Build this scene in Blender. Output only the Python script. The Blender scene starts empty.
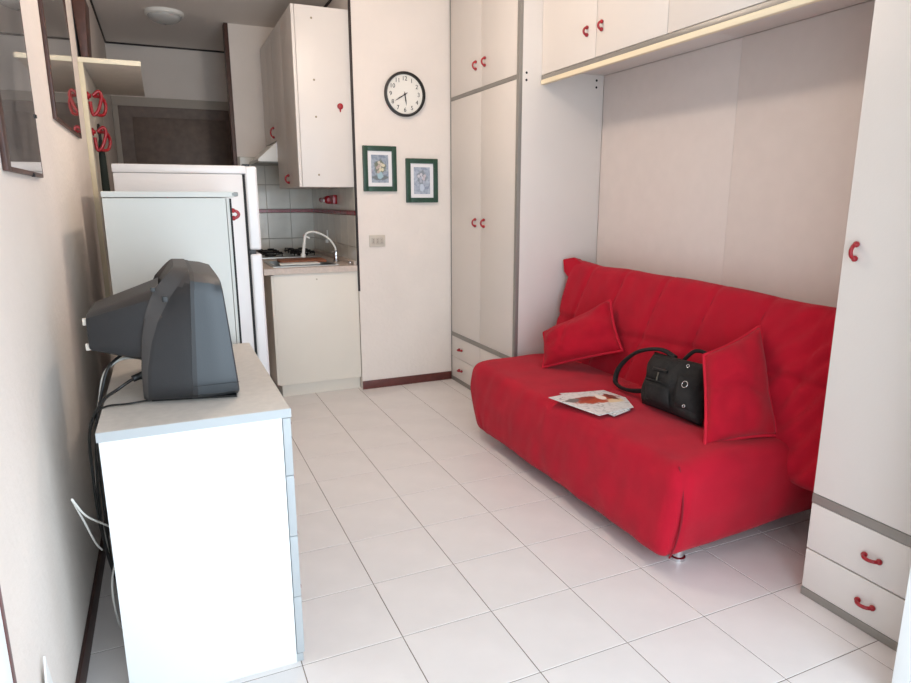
import bpy, bmesh, math, random
from mathutils import Vector, Matrix, noise
random.seed(7)
SC = bpy.context.scene
COL = SC.collection

# ------------------------------------------------------------------ camera
T = 0.32                                    # floor tile pitch (m)
yaw, pitch, roll, FPX = 0.4196, -0.2157, -0.0030, 643.64
cam_d = bpy.data.cameras.new('camera')
cam = bpy.data.objects.new('camera', cam_d); COL.objects.link(cam)
fw = Vector((math.sin(yaw)*math.cos(pitch), math.cos(yaw)*math.cos(pitch), math.sin(pitch)))
rt = Vector((math.cos(yaw), -math.sin(yaw), 0)); up = rt.cross(fw)
r2 = rt*math.cos(roll) + up*math.sin(roll); u2 = -rt*math.sin(roll) + up*math.cos(roll)
m = Matrix((r2, u2, -fw)).transposed().to_4x4(); m.translation = Vector((-0.584, -1.413, 1.370))
cam.matrix_world = m
cam_d.sensor_fit = 'HORIZONTAL'; cam_d.sensor_width = 36.0; cam_d.lens = FPX/911*36.0
cam_d.clip_start = 0.02
SC.camera = cam

# ------------------------------------------------------------------ world, window light, exposure
w = bpy.data.worlds.new('world'); SC.world = w; w.use_nodes = True
bg = w.node_tree.nodes['Background']; bg.inputs[0].default_value = (0.86, 0.93, 1.0, 1); bg.inputs[1].default_value = 1.2
ld = bpy.data.lights.new('window_daylight', 'AREA'); ld.shape = 'RECTANGLE'; ld.size = 1.95; ld.size_y = 2.15
ld.energy = 47; ld.color = (0.73, 0.88, 1.0); ld.spread = math.radians(150)
lo = bpy.data.objects.new('window_daylight', ld); COL.objects.link(lo)
lo.location = (0.195, -1.62, 1.14); lo.rotation_euler = (math.radians(90), 0, 0)      # faces +Y, into the room
vs = SC.view_settings
vs.view_transform = 'Standard'; vs.look = 'None'; vs.gamma = 1.0; vs.use_curve_mapping = False; vs.exposure = -0.03

# ------------------------------------------------------------------ material helpers
def lin(c):
    return tuple(((v/255)/12.92 if v/255 <= 0.04045 else ((v/255+0.055)/1.055)**2.4) for v in c) + (1.0,)
MATS = {}
def mat(name, rgb, rough=0.5, metal=0.0, var=0.0, vscale=12.0, bump=0.0, bscale=80.0, coat=0.0, spec=0.5, emit=None, estr=0.0, trans=0.0, sheen=0.0):
    if name in MATS: return MATS[name]
    M = bpy.data.materials.new(name); M.use_nodes = True; nt = M.node_tree; b = nt.nodes['Principled BSDF']
    b.inputs['Base Color'].default_value = lin(rgb); b.inputs['Roughness'].default_value = rough
    b.inputs['Metallic'].default_value = metal; b.inputs['Specular IOR Level'].default_value = spec
    b.inputs['Coat Weight'].default_value = coat; b.inputs['Transmission Weight'].default_value = trans
    b.inputs['Sheen Weight'].default_value = sheen
    if emit: b.inputs['Emission Color'].default_value = lin(emit); b.inputs['Emission Strength'].default_value = estr
    tc = nt.nodes.new('ShaderNodeTexCoord')
    if var > 0:
        n = nt.nodes.new('ShaderNodeTexNoise'); n.inputs['Scale'].default_value = vscale; n.inputs['Detail'].default_value = 4
        nt.links.new(tc.outputs['Object'], n.inputs['Vector'])
        cr = nt.nodes.new('ShaderNodeValToRGB'); cr.color_ramp.elements[0].position = 0.3; cr.color_ramp.elements[1].position = 0.7
        cr.color_ramp.elements[0].color = lin(tuple(max(0, v*(1-var)) for v in rgb)); cr.color_ramp.elements[1].color = lin(tuple(min(255, v*(1+var*0.6)) for v in rgb))
        nt.links.new(n.outputs['Fac'], cr.inputs['Fac']); nt.links.new(cr.outputs['Color'], b.inputs['Base Color'])
    if bump > 0:
        n2 = nt.nodes.new('ShaderNodeTexNoise'); n2.inputs['Scale'].default_value = bscale; n2.inputs['Detail'].default_value = 3
        nt.links.new(tc.outputs['Object'], n2.inputs['Vector'])
        bp = nt.nodes.new('ShaderNodeBump'); bp.inputs['Strength'].default_value = bump; bp.inputs['Distance'].default_value = 0.01
        nt.links.new(n2.outputs['Fac'], bp.inputs['Height']); nt.links.new(bp.outputs['Normal'], b.inputs['Normal'])
    MATS[name] = M; return M

WALL = mat('plaster_wall', (236, 226, 218), 0.9, var=0.015, vscale=3, bump=0.25, bscale=45)
CEIL = mat('ceiling_plaster', (240, 232, 225), 0.95, bump=0.15, bscale=60)
TILE = mat('floor_tile', (231, 226, 224), 0.33, var=0.02, vscale=5, bump=0.03, bscale=20)
GROUT = mat('floor_grout', (126, 112, 104), 0.9)
LAM = mat('white_laminate', (226, 219, 213), 0.38, var=0.006, vscale=4, bump=0.04, bscale=160)
LAMC = mat('cream_laminate', (233, 226, 214), 0.4, var=0.008, vscale=4)
LAMB = mat('cool_white_laminate', (234, 236, 236), 0.35)
TOPG = mat('beige_grey_laminate', (205, 198, 190), 0.4, var=0.03, vscale=40)
EDGEG = mat('pale_grey_edge', (176, 180, 182), 0.4)
ALU = mat('grey_aluminium', (150, 146, 140), 0.42, metal=0.35)
CREAM = mat('cream_edge', (240, 226, 196), 0.5)
RED = mat('red_plastic', (160, 8, 28), 0.28, coat=0.3)
FAB = mat('red_sofa_fabric', (180, 19, 43), 0.88, var=0.05, vscale=9, bump=0.28, bscale=420, spec=0.15, sheen=0.08)
FABC = mat('red_cushion_fabric', (174, 18, 40), 0.88, var=0.05, vscale=12, bump=0.28, bscale=420, spec=0.15, sheen=0.08)
PIPE = mat('red_piping', (194, 30, 52), 0.8, bump=0.2, bscale=300, spec=0.2)
BROWN = mat('dark_brown_wood', (74, 44, 36), 0.45, var=0.15, vscale=25)
BASEB = mat('reddish_brown_skirting', (98, 48, 42), 0.45, var=0.12, vscale=20)
DOORB = mat('dark_door_wood', (112, 95, 85), 0.5, var=0.1, vscale=14)
DKTRIM = mat('near_black_trim', (38, 24, 22), 0.5)
FRIDGE = mat('white_enamel', (228, 225, 225), 0.25, coat=0.2)
GASKET = mat('black_rubber', (22, 22, 24), 0.7)
TVS = mat('tv_silver_grey', (64, 68, 72), 0.45, metal=0.1, bump=0.04, bscale=300)
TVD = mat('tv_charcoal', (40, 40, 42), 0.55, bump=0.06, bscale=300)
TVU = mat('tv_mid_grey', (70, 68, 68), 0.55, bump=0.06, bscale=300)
SCREEN = mat('dark_screen_glass', (20, 24, 26), 0.08, coat=0.5)
BLACK = mat('black_plastic', (18, 18, 19), 0.4)
BAG = mat('black_bag_nylon', (38, 36, 35), 0.78, var=0.25, vscale=14, bump=0.4, bscale=40, spec=0.3)
CHROME = mat('chrome', (220, 220, 222), 0.15, metal=1.0)
STEEL = mat('brushed_steel', (190, 188, 184), 0.3, metal=1.0)
WPLAS = mat('white_plastic', (240, 238, 232), 0.35)
GPLAS = mat('ivory_socket_plastic', (203, 194, 182), 0.45)
WTILE = mat('cream_wall_tile', (216, 210, 198), 0.22, var=0.03, vscale=9, coat=0.2)
RTILE = mat('red_border_tile', (140, 28, 38), 0.25, coat=0.2)
WGROUT = mat('wall_grout', (170, 160, 148), 0.9)
GREEN = mat('green_painted_wood', (34, 68, 52), 0.4, var=0.12, vscale=30)
MATW = mat('white_mount_card', (236, 234, 236), 0.8)
CLOCKF = mat('clock_face_white', (238, 234, 226), 0.5)
WTOP = mat('worktop_laminate', (206, 190, 178), 0.4, var=0.05, vscale=60)
BOARD = mat('cutting_board_wood', (150, 92, 64), 0.6, var=0.15, vscale=20)
IRON = mat('black_enamel_grate', (20, 20, 20), 0.5)
GLASSD = mat('lamp_glass', (225, 225, 222), 0.25, trans=0.35)
OPAL = mat('opal_glass_lit', (255, 244, 226), 0.4, emit=(255, 236, 205), estr=1.2)
UMB = mat('dark_green_umbrella_cloth', (28, 40, 36), 0.8)
PAPER = mat('white_paper', (238, 236, 232), 0.7)

def glass_mat():
    M = bpy.data.materials.new('window_glass'); M.use_nodes = True; nt = M.node_tree
    o = nt.nodes['Material Output']; nt.nodes.remove(nt.nodes['Principled BSDF'])
    t = nt.nodes.new('ShaderNodeBsdfTransparent'); g = nt.nodes.new('ShaderNodeBsdfGlossy'); g.inputs['Roughness'].default_value = 0.02
    f = nt.nodes.new('ShaderNodeFresnel'); f.inputs['IOR'].default_value = 1.45
    mx = nt.nodes.new('ShaderNodeMixShader'); nt.links.new(f.outputs[0], mx.inputs[0]); nt.links.new(t.outputs[0], mx.inputs[1]); nt.links.new(g.outputs[0], mx.inputs[2])
    nt.links.new(mx.outputs[0], o.inputs['Surface']); return M
GLASS = glass_mat()

def print_mat(name, stops, scale, rough=0.25, dist=1.5, stretch=(1, 1, 1), coat=0.0):
    """flat printed picture: noise through a colour ramp"""
    M = bpy.data.materials.new(name); M.use_nodes = True; nt = M.node_tree; b = nt.nodes['Principled BSDF']
    tc = nt.nodes.new('ShaderNodeTexCoord'); mp = nt.nodes.new('ShaderNodeMapping'); mp.inputs['Scale'].default_value = stretch
    n = nt.nodes.new('ShaderNodeTexNoise'); n.inputs['Scale'].default_value = scale; n.inputs['Detail'].default_value = 5; n.inputs['Distortion'].default_value = dist
    cr = nt.nodes.new('ShaderNodeValToRGB'); e = cr.color_ramp.elements
    while len(e) < len(stops): e.new(0.5)
    for k, (p, c) in enumerate(stops): e[k].position = p; e[k].color = lin(c)
    nt.links.new(tc.outputs['Object'], mp.inputs['Vector']); nt.links.new(mp.outputs[0], n.inputs['Vector']); nt.links.new(n.outputs['Fac'], cr.inputs['Fac'])
    nt.links.new(cr.outputs['Color'], b.inputs['Base Color']); b.inputs['Roughness'].default_value = rough; b.inputs['Coat Weight'].default_value = coat
    return M

def blob_print(name, base, blobs, rough=0.3):
    """printed picture: soft coloured spots over a noisy ground, in object space; blobs = (centre, radii, colour)"""
    M = print_mat(name, base, 30, rough); nt = M.node_tree; b = nt.nodes['Principled BSDF']
    cur = b.inputs['Base Color'].links[0].from_socket
    tc = nt.nodes.new('ShaderNodeTexCoord')
    nz = nt.nodes.new('ShaderNodeTexNoise'); nz.inputs['Scale'].default_value = 40; nt.links.new(tc.outputs['Object'], nz.inputs['Vector'])
    for c, r, col in blobs:
        mp = nt.nodes.new('ShaderNodeMapping'); mp.vector_type = 'TEXTURE'; mp.inputs['Location'].default_value = c; mp.inputs['Scale'].default_value = r
        nt.links.new(tc.outputs['Object'], mp.inputs['Vector'])
        ln = nt.nodes.new('ShaderNodeVectorMath'); ln.operation = 'LENGTH'; nt.links.new(mp.outputs[0], ln.inputs[0])
        ad = nt.nodes.new('ShaderNodeMath'); ad.operation = 'ADD'; nt.links.new(ln.outputs['Value'], ad.inputs[0]); nt.links.new(nz.outputs['Fac'], ad.inputs[1])
        mr = nt.nodes.new('ShaderNodeMapRange'); mr.inputs['From Min'].default_value = 1.55; mr.inputs['From Max'].default_value = 1.3
        nt.links.new(ad.outputs[0], mr.inputs['Value'])
        mx = nt.nodes.new('ShaderNodeMix'); mx.data_type = 'RGBA'; mx.inputs[7].default_value = lin(col)
        nt.links.new(mr.outputs[0], mx.inputs[0]); nt.links.new(cur, mx.inputs[6]); cur = mx.outputs[2]
    nt.links.new(cur, b.inputs['Base Color']); return M

# ------------------------------------------------------------------ geometry helpers (parts are modelled in world metres)
WLOC = {}
def link(me, name, m_, parent=None, origin=None, smooth=False, angle=None):
    """mesh with world coordinates -> object with its own origin, parented"""
    vs_ = [v.co for v in me.vertices]
    if origin is None:
        lo_ = Vector((min(v.x for v in vs_), min(v.y for v in vs_), min(v.z for v in vs_)))
        hi_ = Vector((max(v.x for v in vs_), max(v.y for v in vs_), max(v.z for v in vs_)))
        origin = Vector(((lo_.x+hi_.x)/2, (lo_.y+hi_.y)/2, lo_.z))
    origin = Vector(origin)
    me.transform(Matrix.Translation(-origin))
    if m_: me.materials.append(m_)
    if smooth:
        me.polygons.foreach_set('use_smooth', [True]*len(me.polygons))
        if angle: me.set_sharp_from_angle(angle=math.radians(angle))
    o = bpy.data.objects.new(name, me); COL.objects.link(o)
    WLOC[o.name] = origin
    if parent is not None:
        o.parent = parent; o.location = origin - WLOC[parent.name]
    else: o.location = origin
    return o
def fin(bm, name, m_, parent=None, origin=None, smooth=False, angle=None):
    bmesh.ops.recalc_face_normals(bm, faces=bm.faces)
    me = bpy.data.meshes.new(name); bm.to_mesh(me); bm.free()
    return link(me, name, m_, parent, origin, smooth, angle)
def empty(name, loc):
    o = bpy.data.objects.new(name, None); o.empty_display_size = 0.05; COL.objects.link(o); o.location = loc; WLOC[o.name] = Vector(loc); return o
def tag(o, label, cat, group=None):
    o['label'] = label; o['category'] = cat
    if group: o['group'] = group
    return o
def struct(o): o['kind'] = 'structure'; return o
def bm_box(bm, x, y, z, bevel=0.0, seg=2):
    g = bmesh.ops.create_cube(bm, size=1.0); vsx = g['verts']
    for v in vsx: v.co = Vector((x[0]+(v.co.x+.5)*(x[1]-x[0]), y[0]+(v.co.y+.5)*(y[1]-y[0]), z[0]+(v.co.z+.5)*(z[1]-z[0])))
    if bevel > 0:
        es = list({e for v in vsx for e in v.link_edges})
        bmesh.ops.bevel(bm, geom=es, offset=bevel, segments=seg, profile=0.6, affect='EDGES')
    return vsx
def box(name, x, y, z, m_, parent=None, bevel=0.0, seg=2, origin=None):
    bm = bmesh.new(); bm_box(bm, x, y, z, bevel, seg); return fin(bm, name, m_, parent, origin, smooth=bevel > 0, angle=40)
def catmull(pts, n=8, closed=False):
    P = [Vector(p) for p in pts]; out = []
    k = len(P); rng = range(k if closed else k-1)
    for i in rng:
        if closed: a, b, c, d = P[i-1], P[i], P[(i+1) % k], P[(i+2) % k]
        else: a, b, c, d = P[max(i-1, 0)], P[i], P[i+1], P[min(i+2, k-1)]
        for s in range(n):
            t = s/n
            out.append(0.5*((2*b)+(-a+c)*t+(2*a-5*b+4*c-d)*t*t+(-a+3*b-3*c+d)*t**3))
    if not closed: out.append(P[-1])
    return out
def bm_tube(bm, pts, r, seg=8, closed=False, flat=None):
    """r number or list; flat = (ru, rv) factor for strap-like sections"""
    n = len(pts); rings = []; t0 = None; u = None
    for i in range(n):
        a = pts[i-1] if (i > 0 or closed) else pts[i]; b = pts[(i+1) % n] if (i < n-1 or closed) else pts[i]
        t = (b-a).normalized()
        if u is None:
            u = t.cross(Vector((0, 0, 1)));
            if u.length < 1e-3: u = t.cross(Vector((1, 0, 0)))
            u.normalize()
        else: u = (u - t*u.dot(t)).normalized()
        v = t.cross(u); rr = r[i] if isinstance(r, (list, tuple)) else r
        fu, fv = flat or (1, 1)
        rings.append([bm.verts.new(pts[i]+u*math.cos(2*math.pi*k/seg)*rr*fu+v*math.sin(2*math.pi*k/seg)*rr*fv) for k in range(seg)])
    for i in range(n if closed else n-1):
        A, B = rings[i], rings[(i+1) % n]
        for k in range(seg): bm.faces.new((A[k], A[(k+1) % seg], B[(k+1) % seg], B[k]))
    if not closed: bm.faces.new(rings[0][::-1]); bm.faces.new(rings[-1])
def tube(name, pts, r, m_, parent=None, seg=8, closed=False, n=8, flat=None):
    bm = bmesh.new(); bm_tube(bm, catmull(pts, n, closed) if n else [Vector(p) for p in pts], r, seg, closed, flat); return fin(bm, name, m_, parent, smooth=True, angle=60)
def bm_lathe(bm, prof, c, axis='Z', seg=32):
    """prof: (radius, height along axis) list"""
    c = Vector(c); rings = []
    for r, h in prof:
        ring = []
        for k in range(seg):
            a = 2*math.pi*k/seg; p, q = r*math.cos(a), r*math.sin(a)
            co = {'Z': Vector((p, q, h)), 'Y': Vector((p, h, q)), 'X': Vector((h, p, q))}[axis]
            ring.append(bm.verts.new(c+co))
        rings.append(ring)
    for A, B in zip(rings, rings[1:]):
        for k in range(seg): bm.faces.new((A[k], A[(k+1) % seg], B[(k+1) % seg], B[k]))
    bm.faces.new(rings[0][::-1]); bm.faces.new(rings[-1])
def lathe(name, prof, c, m_, parent=None, axis='Z', seg=32, angle=35):
    bm = bmesh.new(); bm_lathe(bm, prof, c, axis, seg); return fin(bm, name, m_, parent, smooth=True, angle=angle)
def prism(name, poly, d, m_, parent=None, bevel=0.0):
    """poly: 3D points of one face; d: extrusion vector"""
    bm = bmesh.new(); d = Vector(d); A = [bm.verts.new(Vector(p)) for p in poly]; B = [bm.verts.new(Vector(p)+d) for p in poly]
    n = len(A); bm.faces.new(A); bm.faces.new(B[::-1])
    for k in range(n): bm.faces.new((A[k], B[k], B[(k+1) % n], A[(k+1) % n]))
    if bevel: bmesh.ops.bevel(bm, geom=list(bm.edges), offset=bevel, segments=2, profile=0.6, affect='EDGES')
    return fin(bm, name, m_, parent, smooth=bevel > 0, angle=40)
def rgrid(lo_, hi_, r, n, drop_bottom=False):
    """rounded box surface as a fine grid; returns bmesh in world coordinates; r = radius"""
    bm = bmesh.new(); lo_ = Vector(lo_); hi_ = Vector(hi_); c = (lo_+hi_)/2; h = (hi_-lo_)/2; cache = {}
    inn = Vector([max(h[i]-r, 1e-4) for i in range(3)])
    def vert(idx):
        if idx not in cache:
            p = Vector([-h[i]+2*h[i]*idx[i]/n[i] for i in range(3)])
            q = Vector([max(-inn[i], min(inn[i], p[i])) for i in range(3)]); dd = p-q
            if dd.length > 1e-9: p = q+dd.normalized()*r
            cache[idx] = bm.verts.new(c+p)
        return cache[idx]
    for ax in range(3):
        a, b = [i for i in range(3) if i != ax]
        for side in (0, n[ax]):
            if drop_bottom and ax == 2 and side == 0: continue
            for i in range(n[a]):
                for j in range(n[b]):
                    q = []
                    for di, dj in ((0, 0), (1, 0), (1, 1), (0, 1)):
                        idx = [0, 0, 0]; idx[ax] = side; idx[a] = i+di; idx[b] = j+dj; q.append(vert(tuple(idx)))
                    bm.faces.new(q)
    return bm
def sstep(a, b, x):
    t = max(0, min(1, (x-a)/(b-a))); return t*t*(3-2*t)
def text_mesh(s, size, depth=0.0006):
    cu = bpy.data.curves.new('numeral', 'FONT'); cu.body = s; cu.size = size; cu.align_x = 'CENTER'; cu.align_y = 'CENTER'; cu.extrude = depth
    o = bpy.data.objects.new('numeral_tmp', cu); COL.objects.link(o)
    me = bpy.data.meshes.new_from_object(o.evaluated_get(bpy.context.evaluated_depsgraph_get()))
    bpy.data.objects.remove(o); return me

_hcache = {}
def handle(p, axis, out, parent, L=0.044, proj=0.028, r=0.0062):
    """red bow handle with ball ends at p (on the door surface); axis / out are unit vectors. Mesh data shared between alike handles."""
    key = (tuple(axis), tuple(out), L)
    if key not in _hcache:
        a, o_ = Vector(axis), Vector(out); bm = bmesh.new()
        pts = [a*(-L/2)]
        for k in range(13):
            t = math.pi*k/12; pts.append(a*(-math.cos(t)*L/2)+o_*(0.006+math.sin(t)*(proj-0.006)))
        pts.append(a*(L/2))
        bm_tube(bm, [Vector(q) for q in pts], r, 8)
        for s in (-1, 1):
            g = bmesh.ops.create_uvsphere(bm, u_segments=10, v_segments=7, radius=r*1.6, matrix=Matrix.Translation(a*(s*L/2)+o_*0.007))
        bmesh.ops.recalc_face_normals(bm, faces=bm.faces); me = bpy.data.meshes.new('handle'); bm.to_mesh(me); bm.free()
        me.polygons.foreach_set('use_smooth', [True]*len(me.polygons)); me.materials.append(RED); _hcache[key] = me
    o = bpy.data.objects.new('handle', _hcache[key]); COL.objects.link(o); WLOC[o.name] = Vector(p)
    o.parent = parent; o.location = Vector(p)-WLOC[parent.name]; return o
NX, PX, NY, AZ, AY = (-1, 0, 0), (1, 0, 0), (0, -1, 0), (0, 0, 1), (0, 1, 0)

# ================================================================== THE ROOM
XL, XK, XN, XR, YC, YK, YF, YW, H = -0.92, 0.66, 1.972, 2.02, 3.07, 4.50, 5.58, -1.50, 2.78
fl = struct(box('floor', (XL-.1, XR+.1), (YW-.1, YF+.1), (-0.08, -0.0015), GROUT))
_tc = {}
def floor_tile(x0, x1, y0, y1):
    g = 0.0014; sx, sy = round(x1-x0, 4), round(y1-y0, 4)
    if (sx, sy) not in _tc:
        bm = bmesh.new(); bm_box(bm, (g, sx-g), (g, sy-g), (-0.006, 0.0), 0.0)
        es = [e for e in bm.edges if all(v.co.z > -0.001 for v in e.verts)]
        bmesh.ops.bevel(bm, geom=es, offset=0.0012, segments=1, affect='EDGES')
        bmesh.ops.recalc_face_normals(bm, faces=bm.faces)
        me = bpy.data.meshes.new('tile'); bm.to_mesh(me); bm.free(); me.materials.append(TILE); _tc[(sx, sy)] = me
    o = bpy.data.objects.new('tile', _tc[(sx, sy)]); COL.objects.link(o); o.parent = fl; o.location = Vector((x0, y0, 0))-WLOC['floor']
def cells(a, b):
    k = math.floor(a/T); out = []
    while k*T < b-1e-6:
        lo_, hi_ = max(a, k*T), min(b, (k+1)*T)
        if hi_-lo_ > 0.01: out.append((lo_, hi_))
        k += 1
    return out
for (x0, x1) in cells(XL, 1.972):
    for (y0, y1) in cells(YW, YF):
        if x0 >= XK and y0 >= YC: continue
        floor_tile(x0, x1, y0, y1)
struct(box('ceiling', (XL-.1, XR+.1), (YW-.1, YF+.1), (H, H+.08), CEIL))
struct(box('wall_left', (XL-.1, XL), (YW-.1, YF+.1), (0, H), WALL))
struct(box('wall_far', (XL, XR+.1), (YF, YF+.1), (0, H), WALL))
struct(box('wall_back', (XK, XR), (YC, YC+.10), (0, H), WALL))
struct(box('wall_kitchen', (XK, XK+.1), (YC+.10, YF), (0, H), WALL))
struct(box('wall_kitchen_end', (0.02, XK), (YK, YK+.10), (0, H), WALL))
struct(box('wall_right', (XR, XR+.1), (YW-.1, YF), (0, H), WALL))
# wall with the french window behind the photographer
bm = bmesh.new()
WX0, WX1, WZ = -0.83, 1.22, 2.28
for bx in (((XL, WX0), (0, H)), ((WX1, XR), (0, H)), ((WX0, WX1), (WZ, H))): bm_box(bm, bx[0], (YW-.1, YW), bx[1])
struct(fin(bm, 'wall_front', WALL))
# skirting
struct(box('baseboard_left', (XL, XL+.011), (YW, YF), (0, 0.075), mat('shaded_skirting', (58, 36, 32), 0.5, var=0.1, vscale=20), bevel=0.002))  # darker copy of the skirting colour, with the shadow there painted in
struct(box('baseboard_back', (XK+.001, 1.386), (YC-.011, YC), (0, 0.062), BASEB, bevel=0.002))
struct(box('baseboard_far', (0.25, XK), (YF-.011, YF), (0, 0.075), BASEB, bevel=0.002))
# dark cove lines and corner profiles
struct(box('trim_1', (XL, XL+.012), (YC-.4, YF), (H-.012, H), DKTRIM))
struct(box('trim_2', (XL+.012, XK), (YF-.012, YF), (H-.014, H), DKTRIM))
struct(box('trim_3', (XK-.012, XK), (YC+.02, YK-.0), (H-.012, H), DKTRIM))
struct(box('trim_4', (0.004, 0.036), (YK-.012, YK+.10), (0, H), BROWN, bevel=0.002))
struct(box('trim_5', (XK-.006, XK+.006), (YC-.006, YC+.02), (0.735, H), DKTRIM, bevel=0.001))
# entrance door in the far wall
d1 = struct(empty('door_1', (-0.34, YF, 0)))
for nm, x, z in (('door_frame', (-0.918, -0.872), (0, 2.235)), ('door_frame', (0.18, 0.226), (0, 2.235)), ('door_frame', (-0.918, 0.226), (2.235, 2.315))):
    box(nm, x, (YF-.03, YF), z, mat('door_frame_grey', (176, 166, 155), 0.6), d1, 0.003)
dl = box('door_leaf', (-0.872, 0.18), (YF-.022, YF), (0.005, 2.235), DOORB, d1)
for x, z in (((-0.76, 0.07), (1.15, 2.14)), ((-0.76, 0.07), (0.15, 1.0))):
    box('door_panel', x, (YF-.027, YF-.02), z, DOORB, dl, 0.005)
# french window: two glazed leaves standing open into the room
def leaf(name, x, out, yfree):
    wd = struct(empty(name, (x, YW, 0)))
    x0, x1 = (x, x+.05) if out > 0 else (x-.05, x)
    y0, y1 = YW+.01, yfree
    LW = mat('white_painted_frame', (240, 242, 242), 0.4)
    for y in ((y0, y0+.09), (y1-.09, y1)): box('stile', (x0, x1), y, (0.02, 2.24), LW, wd, 0.004)
    for z in ((0.02, 0.16), (0.95, 1.05), (2.14, 2.24)): box('rail', (x0, x1), (y0+.09, y1-.09), z, LW, wd, 0.004)
    for z in ((0.16, 0.95), (1.05, 2.14)): box('pane', ((x0+x1)/2-.003, (x0+x1)/2+.003), (y0+.09, y1-.09), z, GLASS, wd)
    return wd, x0, x1, y1
wl, a0, a1, b1 = leaf('window_1', -0.832, -1, -0.452)
box('edge_seal', (a1-.016, a1), (b1, b1+.014), (0.02, 2.24), BASEB, wl, 0.001)
leaf('window_2', 1.15, 1, -0.494)
fr = struct(empty('window_3', (0.195, YW-.05, 0)))
for x, z in (((WX0-.0, WX0+.04), (0, WZ)), ((WX1-.04, WX1), (0, WZ)), ((WX0+.04, WX1-.04), (WZ-.04, WZ))):
    box('window_frame', x, (YW-.10, YW-.005), z, mat('white_painted_frame', (240, 242, 242), 0.4), fr, 0.003)

# ================================================================== WALL UNIT (wardrobes, bridge cabinets, niche back)
def front(name, y, z, parent, X=1.37, th=0.018, m_=LAM):
    return box(name, (X, X+th), (y[0]+.0018, y[1]-.0018), (z[0]+.0018, z[1]-.0018), m_, parent, 0.0015)
XW = 1.37
wd = tag(empty('wardrobe', (1.68, 2.56, 0)), 'tall white wardrobe with red bow handles beside the clock wall', 'wardrobe')
box('carcass', (1.398, XN), (2.062, YC-.004), (0.0, 2.772), LAM, wd, 0.001)
box('edge_profile', (1.374, 1.398), (2.062, 2.090), (0.0, 2.772), ALU, wd, 0.002)
box('edge_profile', (1.376, 1.398), (3.054, 3.064), (0.0, 2.772), ALU, wd, 0.002)
for z in ((0.0, 0.030), (0.352, 0.382), (2.064, 2.088)): box('cross_profile', (1.376, 1.398), (2.090, 3.054), z, ALU, wd, 0.002)
for z0, z1, hz in ((0.382, 2.064, 1.22), (2.088, 2.765, 2.232)):
    for y0, y1, hy in ((2.090, 2.568, 2.506), (2.568, 3.054, 2.638)):
        d = front('door', (y0, y1), (z0, z1), wd, X=1.379); handle((1.379, hy, hz), AZ, NX, d)
for z0, z1, hz in ((0.191, 0.352, 0.268), (0.030, 0.191, 0.108)):
    for y0, y1 in ((2.090, 2.568), (2.568, 3.054)):
        d = front('drawer', (y0, y1), (z0, z1), wd, X=1.379); handle((1.379, (2.885 if y0 > 2.5 else 2.33), hz), AY, NX, d)
for x, z in ((1.424, 2.095), (1.424, 2.055), (1.918, 2.085), (1.918, 2.045)):
    lathe('screw_cap', ((0.007, 0.0015), (0.007, -0.0015)), (x, 2.062, z), GASKET, wd, 'Y', 12)

wr = tag(empty('wardrobe', (1.68, -0.5, 0)), 'tall white wardrobe with two lower drawers at the open window end of the sofa', 'wardrobe')
box('carcass', (1.390, XN), (-0.95, -0.040), (0.0, 2.70), LAM, wr, 0.001)
for z in ((0.0, 0.030), (0.352, 0.386)): box('cross_profile', (1.369, 1.39), (-0.95, -0.042), z, ALU, wr, 0.002)
for y0, y1, hy in ((-0.495, -0.042, -0.087), (-0.95, -0.495, -0.90)):
    d = front('door', (y0, y1), (0.386, 2.69), wr); handle((XW, hy, 1.212), AZ, NX, d)
    for z0, z1, hz in ((0.181, 0.352, 0.262), (0.030, 0.179, 0.100)):
        d = front('drawer', (y0, y1), (z0, z1), wr); handle((XW, (y0+y1)/2, hz), AY, NX, d, L=0.048)

def bridge(y0, y1, label):
    c = tag(empty('overhead_cabinet', (1.75, (y0+y1)/2, 2.115)), label, 'cabinet', 'overhead cabinets above the sofa')
    box('carcass', (1.543, XN), (y0+.001, y1-.001), (2.115, 2.70), LAM, c, 0.001)
    ym = (y0+y1)/2
    for a, b, hy in ((y0, ym, ym-.05), (ym, y1, ym+.075)):
        d = front('door', (a, b), (2.086, 2.69), c, X=1.524); handle((1.524, hy, 2.228), AZ, NX, d, L=0.036, proj=0.027)
    return c
bridge(1.007, 2.061, 'white overhead cabinet over the sofa next to the tall wardrobe by the clock')
bridge(-0.038, 1.007, 'white overhead cabinet over the sofa next to the wardrobe with two lower drawers')
pl = tag(empty('light_pelmet', (1.53, 1.0, 2.035)), 'grey and cream pelmet strip under the overhead cabinet doors', 'pelmet')
box('aluminium_strip', (1.521, 1.543), (-0.038, 2.054), (2.060, 2.084), ALU, pl, 0.002)
box('cream_strip', (1.517, 1.543), (-0.038, 2.054), (2.034, 2.060), CREAM, pl, 0.003)
bp = tag(empty('niche_back_panel', (1.985, 1.0, 0)), 'pale two-piece back panel of the sofa niche', 'panel')
for a, b in ((-0.038, 1.006), (1.007, 2.061)): box('panel', (1.973, 1.985), (a, b), (0, 2.114), mat('pinkish_panel', (224, 213, 208), 0.5, var=0.01, bump=0.03, bscale=160), bp, 0.0012)

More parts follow.
